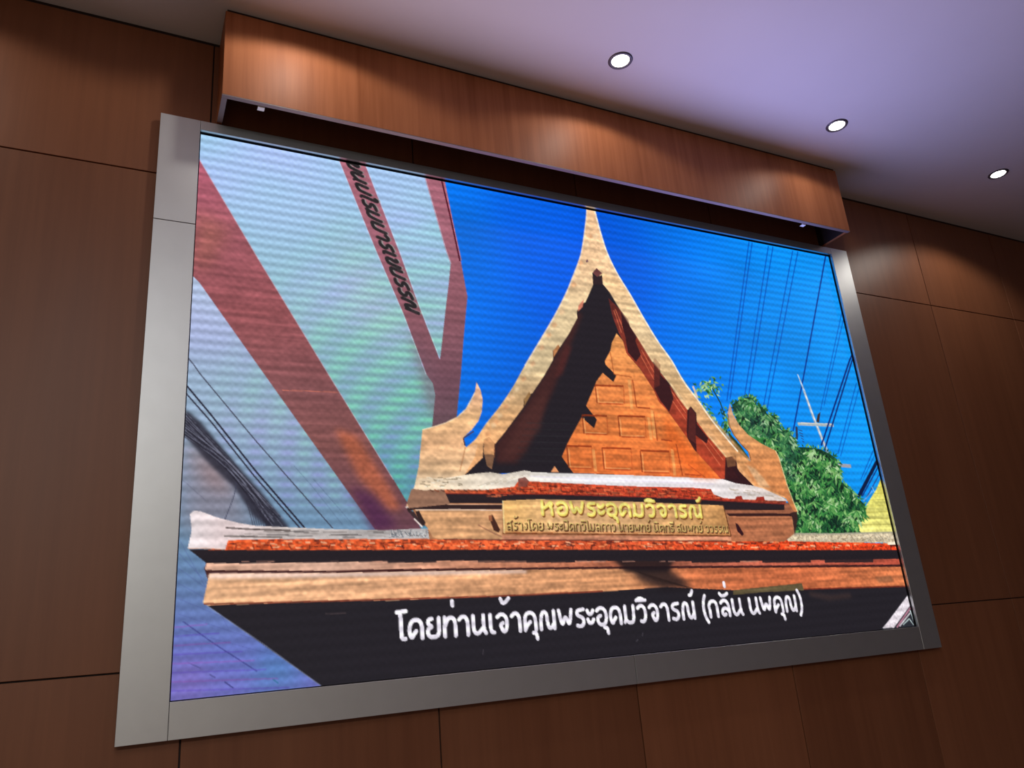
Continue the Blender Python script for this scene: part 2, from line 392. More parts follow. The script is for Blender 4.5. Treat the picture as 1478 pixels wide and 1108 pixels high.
# cladding joints
for k in range(7):
    stroke([(258, 775+22*k), (330+46*k, 905+16*k)], 1.0, (70, 74, 140), 0.28)
for k in range(6): stroke([(380+22*k, 470+20*k), (560, 740+8*k)], 0.8, (90, 120, 150), 0.25)
stroke([(265, 896), (310, 928), (352, 955), (372, 968)], 1.5, (52, 52, 120), 0.7); stroke([(272, 955), (290, 963)], 1.3, (70, 70, 130), 0.7); stroke([(303, 972), (312, 977)], 1.5, (60, 60, 110), 0.7)
stroke([(325, 983), (338, 992)], 1.6, (50, 50, 110), 0.8); stroke([(394, 978), (402, 985)], 2, (40, 100, 130), 0.7)
for k in range(8):
    y = 905+13*k
    stroke([(246, y), (300+17*k, y-5)], 2.2, ((92, 72, 180) if k % 2 else (140, 84, 170)), 0.45)
# broad maroon beam
beam1 = [(270, 200), (289.7, 232), (377.5, 380), (475, 540), (522.6, 618), (568.5, 691.6), (590, 728), (612, 770), (548, 772), (540, 761), (439, 620), (382, 540), (288.6, 408), (281, 400.6), (262, 376)]
fill(beam1, ('y', [(230, (176, 92, 112)), (330, (158, 88, 98)), (450, (148, 82, 86)), (560, (132, 82, 84)), (640, (128, 80, 78)), (760, (104, 66, 76))]), tex='grain', amp=0.10)
fill([(484, 618), (514, 628), (562, 702), (580, 735), (560, 735), (518, 688)], (176, 94, 66), 0.85, soft=8)
fill([(280, 300), (330, 330), (300, 390), (276, 380)], (156, 96, 78), 0.5, soft=18)
fill([(505, 700), (540, 715), (575, 760), (540, 768)], (78, 38, 74), 0.8, soft=10)
stroke([(408, 563), (440, 564), (490, 566)], 1.2, (220, 120, 96), 0.7)
# lettered beam and corner column
col_in = [(634.5, 518), (636, 514), (644, 441), (648, 409), (650.6, 381), (643, 360), (613, 256), (611, 240)]
beam2 = [(486, 215), (490, 232), (542.5, 360), (584, 456), (615.7, 540), (625, 553), (628.5, 570), (623, 625), (650, 625), (659, 606)]+edge_out[::-1]+col_in[::-1]+[(634.5, 518), (603.5, 438), (579, 370), (527.7, 239), (520, 220)]
fill(beam2, ('y', [(230, (174, 106, 122)), (360, (158, 98, 112)), (450, (140, 88, 98)), (560, (112, 76, 88)), (610, (104, 78, 86))]), tex='grain', amp=0.08)
fill([(590, 470), (628, 530), (640, 600), (622, 600), (600, 520)], (118, 84, 96), 0.5, soft=14)
stroke([(638, 262), (650, 312), (663, 372), (664, 377)], 2.4, (78, 14, 34))
stroke([(641, 262), (653, 318), (666, 376)], 1.4, (206, 120, 130), 0.8)
for pts in ([(490, 232), (542.5, 360), (584, 456), (615.7, 540)], [(527.7, 239), (579, 370), (603.5, 438), (634.5, 518)], [(613, 256), (643, 360), (650.6, 381)], [(289.7, 232), (377.5, 380), (475, 540), (568.5, 691.6)]):
    stroke(np.array(pts)+[0.8 if pts[0][0] > 500 else -0.5, 0], 1.3, (205, 214, 236), 0.55)
# overhead cables across the lower wall
W1 = (52, 50, 66)
stroke([(262, 504), (281, 527), (290, 540), (370, 636), (481, 762)], 1.5, W1, 0.9)
stroke([(270, 556), (305, 598), (371, 681), (441, 762)], 2.4, (34, 32, 48))
stroke([(269, 567), (305, 608), (368, 687), (434, 762)], 2.0, (40, 38, 54))
fill([(266, 588), (290, 608), (340, 668), (380, 712), (420, 763), (392, 763), (366, 744), (340, 704), (300, 666), (265, 626)], (46, 44, 56), 0.9, soft=3)
for k in range(26):
    y0 = 592+1.5*k
    stroke([(266, y0), (330+rng.uniform(-8, 8), y0+74-1.1*k), (400-0.2*k+rng.uniform(-10, 10), 752+rng.uniform(-10, 12))], rng.uniform(0.7, 1.6), (36, 34, 46) if k % 3 else (120, 122, 140), 0.75, smooth=True)
for k in range(9): stroke([(352+3*k, 708+3*k), (360+3.4*k, 735), (367+3*k, 762)], 1.1, (50, 48, 62), 0.7)
stroke([(342, 696), (338, 716), (325, 750)], 1.2, (60, 62, 82), 0.85, smooth=True)
stroke([(452, 690), (480, 722), (510, 757)], 0.8, (80, 100, 130), 0.6); stroke([(425, 672), (450, 700), (495, 757)], 0.8, (80, 100, 130), 0.5)
stroke([(262, 690), (298, 722)], 0.9, (90, 90, 110), 0.5)

# ---- stroke letters (loopless Thai sans), unit height, y up
G = {
 'โ': (.46, [[(-.08, 1.42), (.42, 1.46)], [(.06, 1.40), (.14, 1.15), (.15, .12), (.22, .02), (.36, .02)]]),
 'เ': (.42, [[(.12, 1), (.12, .18), (.19, .03), (.32, .02)]]),
 'ไ': (.46, [[(-.02, 1.28), (.06, 1.46), (.2, 1.4), (.2, .1), (.34, .02)]]),
 'ด': (.92, [[(.80, 0), (.80, .6), (.70, .9), (.45, 1), (.2, .9), (.08, .55), (.1, .25), (.2, .02), (.32, .22), (.46, .38)]]),
 'ค': (.92, [[(.80, 0), (.80, .6), (.70, .9), (.45, 1), (.2, .9), (.11, .6), (.11, .02)], [(.13, .06), (.26, .3), (.46, .46)]]),
 'ต': (.92, [[(.80, 0), (.80, .55), (.70, .9), (.56, .98), (.45, .86), (.32, .98), (.18, .86), (.08, .5), (.17, .02), (.32, .34), (.52, .44)]]),
 'ย': (.86, [[(.34, .98), (.14, .95), (.12, .68), (.38, .55), (.12, .48), (.09, .2), (.22, .02), (.5, .0), (.7, .1), (.74, .35), (.74, 1)]]),
 'ท': (.86, [[(.12, 1), (.12, 0)], [(.12, .5), (.3, .94), (.55, 1), (.72, .82), (.74, .5), (.74, 0)]]),
 'า': (.66, [[(.02, .84), (.18, 1), (.38, .98), (.5, .78), (.52, .5), (.52, 0)]]),
 'น': (.94, [[(.12, 1), (.12, .28), (.22, .04), (.42, .02), (.72, .34)], [(.74, 1), (.74, .2), (.86, .02)]]),
 'จ': (.86, [[(.08, .84), (.28, 1), (.55, .94), (.70, .6), (.62, .12), (.44, .0), (.34, .2), (.26, .42), (.42, .5)]]),
 'ณ': (1.14, [[(.12, 0), (.12, .55), (.24, .94), (.42, .98), (.54, .82), (.56, .25), (.66, .02), (.82, .06), (.98, .3)], [(1.0, 1), (1.0, 0)]]),
 'พ': (1.02, [[(.08, 1), (.24, .03), (.5, .74), (.74, .03), (.92, 1)]]),
 'ร': (.74, [[(.62, .98), (.22, .94), (.14, .74), (.26, .6), (.52, .52), (.62, .3), (.52, .06), (.34, .0), (.14, .06)]]),
 'ะ': (.56, [[(.06, .9), (.14, .66), (.34, .68), (.46, .88)], [(.06, .38), (.14, .14), (.34, .16), (.46, .36)]]),
 'อ': (.86, [[(.1, .84), (.28, 1), (.56, .98), (.74, .72), (.74, .28), (.58, .02), (.3, .0), (.13, .18), (.13, .46), (.34, .54)]]),
 'ม': (.92, [[(.16, 1), (.16, .2), (.06, .05)], [(.16, .22), (.32, .02), (.58, .0), (.74, .16), (.76, 1)]]),
 'ว': (.76, [[(.06, .84), (.24, 1), (.5, .94), (.62, .62), (.58, .2), (.42, 0), (.24, .05)]]),
 'ก': (.88, [[(.12, 0), (.12, .5), (.06, .66), (.2, .94), (.46, 1), (.68, .9), (.74, .55), (.74, 0)]]),
 'ล': (.88, [[(.1, .84), (.3, 1), (.58, .96), (.74, .64), (.74, 0)], [(.72, .26), (.5, .5), (.24, .46), (.12, .2), (.26, .02), (.42, .1)]]),
 'ส': (.90, [[(.1, .84), (.3, 1), (.58, .96), (.74, .64), (.74, 0)], [(.72, .26), (.5, .5), (.24, .46), (.12, .2), (.26, .02), (.42, .1)], [(.56, 1), (.84, 1.26)]]),
 'ง': (.70, [[(.3, .92), (.46, 1), (.56, .7), (.5, .25), (.36, 0), (.08, .46)]]),
 'ป': (.88, [[(.12, 1), (.12, .15), (.22, .02), (.62, .02), (.74, .15), (.74, 1.4)]]),
 'บ': (.88, [[(.12, 1), (.12, .15), (.22, .02), (.62, .02), (.74, .15), (.74, 1)]]),
 'ข': (.84, [[(.08, .88), (.22, 1), (.3, .8), (.2, .5), (.2, .15), (.3, .02), (.58, .02), (.70, .15), (.72, 1)]]),
 'ห': (.94, [[(.12, 1), (.12, 0)], [(.12, .44), (.4, .62), (.66, .98), (.8, .86), (.66, .7)], [(.6, .74), (.74, .5), (.76, 0)]]),
 'ธ': (.80, [[(.62, 1), (.22, .98), (.12, .78), (.3, .62), (.6, .5), (.64, .12), (.5, .0), (.16, .0), (.14, .45)]]),
 '(': (.46, [[(.36, 1.36), (.18, 1.0), (.14, .5), (.2, .05), (.4, -.32)]]),
 ')': (.46, [[(.08, 1.36), (.26, 1.0), (.30, .5), (.24, .05), (.04, -.32)]]),
 ' ': (.36, []),
 '่': (0, [[(-.3, 1.62), (-.31, 1.86)]]),
 '้': (0, [[(-.54, 1.84), (-.46, 1.60), (-.28, 1.62), (-.08, 1.86)]]),
 '์': (0, [[(-.42, 1.44), (-.3, 1.46), (-.18, 1.72)]]),
 'ิ': (0, [[(-.74, 1.30), (-.5, 1.46), (-.2, 1.32), (-.74, 1.30), (-.14, 1.30)]]),
 'ี': (0, [[(-.74, 1.30), (-.5, 1.46), (-.2, 1.32), (-.74, 1.30), (-.14, 1.30)], [(-.14, 1.3), (-.14, 1.6)]]),
 'ั': (0, [[(-.78, 1.44), (-.66, 1.27), (-.42, 1.28), (-.2, 1.42)]]),
 'ุ': (0, [[(-.36, -.16), (-.2, -.18), (-.16, -.5)]]),
}
def write(text, p0, p1, h0, wd, col, slant=0.0, squeeze=None, a=1.0, tone_up=False, shift=(0, 0)):
    """letters along the base line p0-p1 (photo pixels) on the flat picture; h0 = letter height at p0"""
    q0, q1 = rs([p0])[0], rs([p1])[0]
    d = q1-q0; L = np.hypot(*d); d = d/L
    n = np.array([d[1], -d[0]])
    hh = np.hypot(*(rs([(p0[0], p0[1]-h0)])[0]-q0))
    adv = sum(G[c][0] for c in text); sx = L/adv
    x = 0.0; prev_up = False
    for c in text:
        gw, lines = G[c]
        up = 0.26 if (c in '่้' and prev_up) else 0.0
        for ln in lines:
            p = chaikin(ln)
            pts = q0+np.outer((x+0.04+p[:, 0]*(0.90 if gw else 1.0)+slant*p[:, 1])*sx, d)+np.outer((p[:, 1]+up)*hh, n)+np.array(shift)
            stroke(pts, wd, col, a, raw=True, round_=True)
        prev_up = c in 'ัิี'
        x += gw

# ---- lower roof
fill([(299, 872), (480, 866), (720, 858), (960, 846), (1330, 842), (1340, 960), (463, 1015), (463, 988)], (35, 32, 38))
stroke([(299, 873), (380, 928), (463, 988), (470, 994)], 1.6, (150, 160, 190), 0.5)
# fascia boards
fill([(296, 820), (299, 809), (640, 806), (1000, 806), (1330, 804), (1330, 830), (800, 832), (300, 834)], (62, 30, 30))
f2_top = [(303, 827), (480, 826), (640, 823), (800, 821), (1000, 819.5), (1160, 818), (1330, 817)]
f2_bot = [(1330, 845.5), (1300, 846), (1160, 850), (1060, 851), (960, 846.5), (870, 853), (720, 860), (560, 866), (480, 867), (300, 873), (293.6, 869.5)]
fill(f2_top+f2_bot, ('x', [(295, (234, 180, 136)), (480, (226, 170, 128)), (700, (218, 158, 114)), (900, (206, 142, 98)), (1000, (196, 110, 70)), (1150, (200, 106, 66)), (1300, (206, 118, 74))]), tex='grain', amp=0.17)
fill([(303, 827), (480, 826), (640, 823), (760, 822), (760, 826), (480, 832), (301, 834)], (240, 218, 214), 0.75, soft=3)
stroke([(295, 871), (480, 866.5), (720, 859.5), (870, 852.5)], 2.4, (120, 50, 36), 0.8)
stroke([(1160, 849.5), (1325, 845)], 2.0, (110, 40, 30), 0.8)
fill([(1058, 851), (1157, 841), (1160, 851), (1100, 854), (1058, 858)], (96, 84, 58), tex='grain', amp=0.2)
fill([(905, 815), (960, 816), (1000, 846), (960, 852), (925, 838)], (30, 24, 28), 0.82, soft=9)
fill([(880, 806), (970, 806), (965, 822), (900, 822)], (28, 22, 26), 0.8, soft=6)
for k in range(8): stroke([(915+6*k, 822+2*k), (950+7*k, 838+1.5*k)], 2.0, (44, 30, 28), 0.5)
fill([(1262, 833), (1285, 830), (1290, 838), (1268, 840)], (120, 84, 60), 0.6, soft=3)
fill([(1166, 853), (1200, 858), (1226, 855), (1230, 862), (1196, 866), (1170, 860)], (74, 54, 50), 0.5, soft=4)
f1_top = [(299, 811), (345, 812), (480, 810), (640, 808.5), (800, 808.5), (1000, 809.5), (1160, 808), (1330, 805)]
fill(f1_top+[(1330, 814.5), (1200, 816), (1000, 816), (800, 818), (560, 820.5), (480, 823), (303, 825), (296.5, 821)], ('x', [(296, (226, 176, 150)), (480, (226, 180, 156)), (700, (206, 136, 104)), (900, (176, 100, 72)), (1000, (170, 96, 74)), (1300, (190, 84, 64))]), tex='grain', amp=0.16)
stroke([(299, 823.5), (480, 824.5), (640, 821.5), (800, 819.5), (1000, 817.5), (1160, 816.8), (1330, 815.5)], 3.0, (62, 30, 30))
fill([(880, 804), (975, 804), (965, 824), (905, 824)], (26, 20, 24), 0.85, soft=5)
fill([(273, 792), (1330, 791.5), (1330, 805.5), (1160, 808), (1000, 809.5), (800, 808.5), (640, 808.5), (480, 810.5), (345, 812.5), (299, 812)], (36, 30, 35))
for k in range(30):
    x = rng.uniform(310, 1290); stroke([(x, 810), (x+rng.uniform(6, 30), 809.5)], 1.6, (180, 130, 110), 0.6)
for x in (420, 560, 690, 760, 998, 1100, 1190): fill([(x, 807), (x+70, 806.5), (x+70, 811), (x, 811.5)], (36, 30, 35), 0.9 if x % 3 else 0.5)
# tile course
fill([(325, 778), (480, 777), (640, 777), (800, 778.5), (1000, 780), (1110, 778), (1290, 784), (1335, 785), (1335, 793), (1160, 793.2), (720, 792.6), (480, 793), (300, 793), (325, 788)], ('x', [(325, (216, 84, 40)), (700, (222, 92, 50)), (900, (206, 84, 48)), (1100, (234, 74, 34)), (1300, (232, 66, 30))]), tex='speck', amp=0.30)
for k in range(330):
    x = rng.uniform(330, 1296); y = rng.uniform(778.5, 790)
    c = [(250, 150, 96), (120, 40, 28), (84, 34, 30), (236, 110, 60), (248, 190, 150)][rng.randint(0, 5)]
    stroke([(x, y), (x+rng.uniform(3, 10), y+rng.uniform(-1, 1.4))], rng.uniform(1.2, 2.6), c, 0.75)
for x in range(340, 1290, 27): stroke([(x+rng.uniform(-4, 4), 786), (x, 792)], 1.4, (70, 26, 24), 0.8)
# ridge over the left end with its upturned white finial
fill([(271.7, 791), (276, 772), (277.5, 765), (276.5, 755), (275, 741), (281, 736.5), (289, 737), (298, 740), (312, 745.5), (325, 749), (345, 754), (368, 758), (420, 760.5), (480, 763), (560, 764.5), (600, 762.5), (618, 762), (624, 777), (480, 777.5), (400, 777), (330, 779), (326, 792)], ('x', [(272, (236, 224, 226)), (325, (226, 206, 206)), (420, (198, 188, 184)), (620, (176, 172, 172))]), tex='blot', amp=0.12)
for k in range(26):
    x = rng.uniform(328, 600); y = 764+rng.uniform(0, 11)
    stroke([(x, y), (x+rng.uniform(8, 40), y+rng.uniform(-.6, 1.2))], rng.uniform(1, 2.4), (94, 88, 88) if k % 2 else (150, 140, 136), 0.6)
stroke([(327, 761), (360, 763), (420, 765)], 2.6, (84, 72, 70), 0.85); stroke([(324, 773), (360, 774), (408, 775)], 2.4, (96, 88, 84), 0.7)
stroke([(272.5, 791), (290, 790), (326, 792)], 1.4, (236, 190, 170), 0.8)
for k in range(80):
    x = rng.uniform(560, 622); stroke([(x, rng.uniform(763, 776)), (x+rng.uniform(1, 5), rng.uniform(763, 776))], 1.0, (64, 74, 86) if k % 2 else (214, 214, 214), 0.6)
# right ridge
fill([(1132, 768.5), (1200, 769), (1293, 766.5), (1300, 785.5), (1281, 785), (1279, 782.5), (1200, 782), (1137, 780.5)], (202, 186, 156), tex='speck', amp=0.22)
stroke([(1134, 769.5), (1200, 770), (1292, 767.5)], 2.0, (176, 172, 150), 0.9)
for k in range(40):
    x = rng.uniform(1150, 1290); stroke([(x, rng.uniform(771, 781)), (x+rng.uniform(2, 8), rng.uniform(771, 781))], 1.2, (140, 122, 96) if k % 2 else (232, 220, 196), 0.6)
fill([(1281, 782), (1296, 781), (1297, 785.5), (1281, 785.5)], (240, 226, 200))

# ---- middle beam, sign board
fill([(588, 723), (595, 708), (625, 722), (725, 726), (1045, 728), (1131, 728), (1150, 736), (1147, 744), (1146, 770), (1132, 781), (620, 778), (618, 762), (604, 748)], (176, 120, 84), tex='grain', amp=0.14)
fill([(586, 730), (596, 711), (600, 711.5), (624, 722), (642, 726.5), (725, 727), (725, 729), (600, 731)], ('x', [(588, (214, 168, 132)), (640, (206, 160, 130)), (725, (190, 140, 110))]))
fill([(586, 731), (594, 727.5), (725, 728.2), (725, 734.5), (600, 734.5), (589, 737)], (48, 32, 32))
stroke([(586, 732), (594, 729)], 2.2, (220, 200, 190))
fill([(600, 735), (725, 735), (725, 778), (640, 778), (625, 775), (618, 762), (606, 742)], (212, 158, 112), tex='grain', amp=0.17)
stroke([(600, 735.5), (660, 735), (725, 736)], 2, (236, 206, 184), 0.8)
fill([(600, 738), (605, 736.5), (614.5, 754), (612.5, 759), (606, 754)], (52, 36, 34)); fill([(588, 736), (598, 738), (612, 760), (602, 752)], (60, 44, 46))
stroke([(598, 748), (610, 760)], 2, (230, 214, 206))
fill([(705, 744), (711, 742), (722, 764), (720, 768), (713, 765)], (70, 40, 32)); fill([(705, 744), (710, 742.5), (711, 752), (706, 751)], (150, 92, 62))
stroke([(690, 757), (715, 770), (730, 776)], 2.2, (140, 92, 72), 0.6)
fill([(1047, 728), (1132, 728.5), (1131, 735.5), (1048, 735.5)], (44, 26, 28))
fill([(1131, 726), (1142, 724), (1150, 737), (1146, 741), (1048, 740.5), (1048, 735.5), (1131, 735.5)], (150, 92, 66), tex='grain', amp=0.12)
fill([(1048, 740.5), (1146, 740.5), (1150, 739), (1147, 746), (1053, 744.5)], (50, 26, 26))
fill([(1140, 740), (1150, 737), (1151, 748), (1147, 772), (1143, 745)], (56, 36, 34))
fill([(1053, 744.5), (1142.5, 744.5), (1145, 769), (1134, 780), (1050, 781)], (176, 108, 74), tex='grain', amp=0.12)
stroke([(1053, 746), (1140, 745.5)], 2.2, (206, 130, 90), 0.7)
fill([(1061, 754), (1065, 756), (1073.5, 770), (1071, 773), (1064, 766)], (52, 22, 28))
fill([(725, 772), (1055, 774), (1055, 779), (725, 778)], (206, 138, 106), tex='grain', amp=0.2)
stroke([(640, 777.5), (725, 778.5), (900, 779.3), (1050, 780.5)], 1.8, (104, 52, 44), 0.8)
sign = [(725.5, 722), (738, 720.5), (778, 720), (900, 723), (1044, 728.5), (1055, 773), (890, 771), (727, 769.5)]
fill(sign, ('x', [(725, (224, 174, 106)), (800, (226, 178, 124)), (900, (220, 172, 120)), (1000, (208, 156, 100)), (1055, (196, 140, 84))]), tex='grain', amp=0.14)
stroke([(726, 769), (890, 770.6), (1055, 773)], 2.0, (120, 62, 34)); stroke([(726, 722), (728, 769)], 2.2, (240, 214, 150), 0.8)
stroke([(1044, 729), (1055, 773)], 1.8, (96, 50, 30), 0.9)
stroke([(728, 767), (890, 768), (1052, 770)], 1.4, (214, 132, 80), 0.7)
T1, T2 = 'หอพระอุดมวิจารณ์', 'สร้างโดย พระปิฎกวิ'.replace('ฎ', 'ด')+'ไมลภาว'.replace('ภ', 'ก')+' นายพทย์ นิตกรี สมพทย์ ววรรณ'

# ---- upper roof: ridge, tiles, soffit
fill([(600, 706), (612, 706), (640, 708), (760, 711), (800, 712), (960, 717), (1040, 722), (1132, 726), (1132, 735), (1046, 735.5), (1044, 729), (900, 723), (778, 720), (725, 722), (725, 726), (642, 725.5), (624, 721.5)], (40, 31, 35))
fill([(604, 705), (640, 704), (700, 704), (750, 692), (800, 694), (900, 699), (1000, 702), (1030, 704), (1040, 716), (1135, 721), (1134, 727), (1040, 722.5), (960, 717.5), (800, 713), (640, 711.5), (610, 710)], ('x', [(600, (196, 120, 84)), (720, (206, 76, 40)), (900, (190, 70, 44)), (1030, (180, 58, 36)), (1135, (150, 70, 50))]), tex='speck', amp=0.25)
for k in range(230):
    x = rng.uniform(700, 1036); y = np.interp(x, [700, 760, 900, 1040], [706, 698, 703, 708])+rng.uniform(0, 13)
    c = [(240, 120, 76), (110, 40, 26), (150, 84, 60), (226, 84, 48), (92, 34, 26)][rng.randint(0, 5)]
    stroke([(x, y), (x+rng.uniform(4, 11), y+0.4)], rng.uniform(1.2, 2.6), c, 0.7)
for x in range(735, 1035, 15):
    y = np.interp(x, [735, 900, 1040], [703, 704, 708]); stroke([(x, y), (x+1, y+6)], 1.0, (80, 26, 22), 0.7); stroke([(x+8, y+7), (x+9, y+12)], 1.0, (80, 26, 22), 0.7)
stroke([(640, 711.6), (800, 713), (960, 717.6), (1132, 727)], 1.6, (140, 40, 34), 0.8)
fill([(762, 679.5), (827, 681.5), (900, 684.5), (1000, 689), (1040, 690), (1062, 697), (1084, 700), (1104, 705), (1122, 713), (1138, 723), (1080, 720.5), (1045, 718.5), (1030, 713), (1026, 705.5), (1000, 703.5), (900, 701), (800, 696), (762, 694)], ('x', [(762, (236, 228, 216)), (850, (242, 240, 244)), (1000, (240, 232, 236)), (1060, (230, 222, 220)), (1138, (214, 196, 186))]), tex='blot', amp=0.06)
stroke([(765, 687), (900, 693), (1030, 698)], 2, (214, 206, 226), 0.5)
for k in range(14):
    x = rng.uniform(1050, 1120); y = 702+(x-1050)*0.14+rng.uniform(0, 8); stroke([(x, y), (x+rng.uniform(4, 12), y+1)], 1.4, (176, 160, 140), 0.6)
fill([(1062, 716), (1070, 715), (1072, 720), (1060, 720)], (150, 44, 32)); fill([(1092, 717), (1102, 716), (1104, 722), (1090, 722)], (150, 44, 32))

fill([(588, 724), (594, 706), (604, 703), (640, 704), (650, 727), (590, 733)], (150, 110, 88))
# ---- gable: dark interior, barge boards, pediment
GABLE = [(847, 296), (846.6, 312), (843, 342), (838.5, 368), (830, 392), (817.4, 423), (800, 457), (780.6, 490), (758, 527.5), (740, 560), (721.6, 587), (702, 611.5), (687.5, 633), (673, 646), (672, 685), (764, 680), (900, 684), (1000, 689), (1040, 690), (1062, 697), (1086, 700), (1083, 666), (1065, 651.6), (1050, 634), (1026, 604.5), (1008, 578.5), (987, 551), (969, 520), (949.6, 493), (928.5, 458.5), (910, 426), (892, 397), (877.5, 368), (868, 340), (859.6, 309), (857, 296)]
fill(GABLE, (44, 34, 36))
fill([(861, 387), (869, 395), (870, 410), (881, 423), (895, 447), (907, 461), (942, 523), (966, 553), (1005, 608), (1047, 660), (1088, 700), (1062, 697), (1040, 690), (1000, 688), (900, 685), (764, 681), (671, 685), (697, 660), (715, 639), (756, 587), (808, 502), (833, 450), (845, 436), (856, 413), (855, 393)], (35, 30, 36))
fill([(833, 452), (841, 452), (800, 560), (760, 650), (745, 668), (716, 668), (716, 640), (757, 588), (808, 503)], (70, 36, 34), 0.85, soft=6)
fill([(816, 500), (826, 500), (812, 540), (800, 545)], (84, 38, 36), 0.7, soft=4)
fill([(756, 600), (790, 560), (780, 620), (740, 660), (722, 662)], (82, 46, 42), 0.6, soft=6)
for k in range(7): stroke([(760-3*k, 610+9*k), (850-6*k, 612+9*k)], 1.4, (48, 50, 52), 0.35)
# right-hand rafters strip, red brown
fill([(878, 430), (895, 447), (907, 461), (919, 485), (942, 523), (953, 537), (979, 573), (1006, 608), (1047, 660), (1066, 690), (1040, 691), (1000, 648), (951, 580), (924, 532), (904, 510), (899, 492), (893, 480), (884, 456)], ('y', [(430, (96, 40, 38)), (500, (140, 56, 40)), (560, (150, 58, 42)), (620, (166, 62, 40)), (690, (176, 66, 42))]), tex='blot', amp=0.15)
for a_, b_ in (((926, 505), (946, 541)), ((922, 508), (944, 548)), ((966, 560), (990, 596)), ((962, 566), (990, 606)), ((1008, 618), (1044, 664)), ((1004, 622), (1040, 672)), ((886, 448), (897, 480)), ((888, 446), (900, 476))):
    stroke([a_, b_], 1.5, (214, 110, 76), 0.8)
# shadows of the purlin ends
for pg in ([(896, 446), (907, 459), (909, 471), (919, 486), (917, 492), (925, 512), (918, 522), (906, 508), (903, 488), (898, 470)],
           [(944, 516), (953, 526), (953, 540), (966, 554), (972, 575), (966, 594), (953, 578), (944, 560)],
           [(992, 590), (999, 586), (1005.5, 598), (1006, 612), (1022, 632), (1020, 640), (1004, 628), (1006, 660), (994, 640), (991, 625)],
           [(1047, 657), (1062, 657), (1064, 676), (1090, 701), (1062, 697), (1046, 690)]):
    fill(pg, (52, 24, 28), 0.95)
fill([(944.5, 516), (952.5, 526), (952, 556), (944, 560)], (92, 38, 34)); fill([(995, 587), (1004, 597), (1004, 640), (993, 632)], (84, 36, 34)); fill([(1047, 656), (1061, 657), (1062, 672), (1050, 674)], (112, 72, 50))
# orange pediment with its shadow edge on the left
ped = [(890, 481), (899, 491.7), (904, 509.6), (923.6, 532), (943, 561.6), (951, 579.5), (962.5, 591.5), (979, 614), (992, 632), (1001.5, 648), (1021, 669.5), (1040.5, 691), (1000, 689), (827.4, 682), (811, 659), (818.5, 641), (833, 613.6), (839.6, 602), (857.5, 617.7), (861.6, 605.5), (846, 585.5), (857, 560), (861, 550), (870, 538), (885.4, 551), (889.5, 542), (874, 526), (873, 521), (881, 506), (883, 495)]
fill(ped, ('y', [(480, (238, 160, 92)), (560, (230, 134, 72)), (620, (228, 124, 62)), (690, (224, 112, 54))]), tex='grain', amp=0.12)
fill([(960, 600), (1000, 650), (1036, 690), (1000, 690), (960, 640)], (224, 92, 30), 0.5, soft=10)
fill([(800.6, 672), (807, 681.5), (795, 681)], (226, 150, 100))
def panel_(x0, y0, x1, y1, dy=0.028, clip=True):
    """a raised-and-fielded panel: dark groove above and left, light line below"""
    s = (x1-x0)*dy
    stroke([(x0, y0), (x1, y0+s)], 2.8, (150, 56, 24), 0.85); stroke([(x0, y0), (x0+3, y1)], 1.8, (130, 52, 26), 0.85)
    stroke([(x1, y0+s+2), (x1+1.4, y1+s)], 1.4, (190, 84, 40), 0.7); stroke([(x0+5, y1), (x1, y1+s)], 2.0, (178, 74, 36), 0.8)
    stroke([(x0+4, y1-2), (x1-1, y1+s-2)], 1.2, (250, 180, 116), 0.7); stroke([(x0+3, y0+4), (x0+5, y1-2)], 1.6, (248, 178, 112), 0.7)
panel_(859, 556, 900, 582)
panel_(892, 600, 931, 630); panel_(840, 599, 876, 626)
panel_(869, 646, 911, 677); panel_(924, 650, 966, 681); panel_(818, 643, 854, 675)
stroke([(913, 548), (919, 588)], 2, (160, 66, 30), 0.8); stroke([(920, 588), (938, 589)], 2, (150, 60, 28), 0.8)
stroke([(943, 594), (949, 636)], 2, (150, 60, 28), 0.8); stroke([(954, 634), (970, 636)], 2.2, (150, 60, 28), 0.8)
stroke([(976, 641), (985, 686)], 2, (150, 60, 28), 0.8); stroke([(988, 684), (1012, 686)], 2, (160, 60, 28), 0.8)
stroke([(881, 508), (886, 540), (912, 544)], 1.6, (170, 84, 40), 0.7)
stroke([(993, 670), (1018, 689)], 1.6, (160, 60, 30), 0.5)
for x, y0, y1 in ((908, 548, 590), (936, 602, 634), (856, 648, 680), (970, 648, 686), (941, 592, 632)): stroke([(x, y0), (x+4, y1)], 5, (246, 190, 116), 0.45)
# left barge board
BL_out = [(847, 296), (846.6, 312), (843, 342), (838.5, 368), (830, 392), (817.4, 423), (800, 457), (780.6, 490), (758, 527.5), (740, 560), (721.6, 587), (702, 611.5), (687.5, 633), (673, 646)]
BL_in = [(661, 690), (671, 685), (697, 660), (698, 640), (703, 634), (715, 640), (728, 624.5), (744, 603), (756, 587), (756, 576), (769, 566.5), (785.5, 542), (798.5, 519), (798, 506), (808, 501.5), (821, 482), (833.4, 459), (832.6, 449.5), (838, 440), (845, 436), (851, 423), (856, 411), (855, 394), (861, 387)]
BR_in = [(861, 387), (869, 395), (870, 410), (881, 423), (886, 432), (895, 447), (907, 461), (909, 470.6), (918.7, 485), (941.5, 522.6), (945, 516), (953, 526), (953, 537), (966, 553.5), (979, 574), (992, 591.5), (997, 586), (1005, 596), (1005.5, 607.7), (1021, 629), (1047, 660), (1062, 657), (1064, 675), (1067, 680), (1088, 701), (1100, 704)]
BR_out = [(1140, 722), (1132, 700), (1100, 676), (1083, 666), (1065, 651.6), (1050, 634), (1026, 604.5), (1008, 578.5), (987, 551), (969, 520), (949.6, 493), (928.5, 458.5), (910, 426), (892, 397), (877.5, 368), (868, 340), (859.6, 309), (857, 296)]
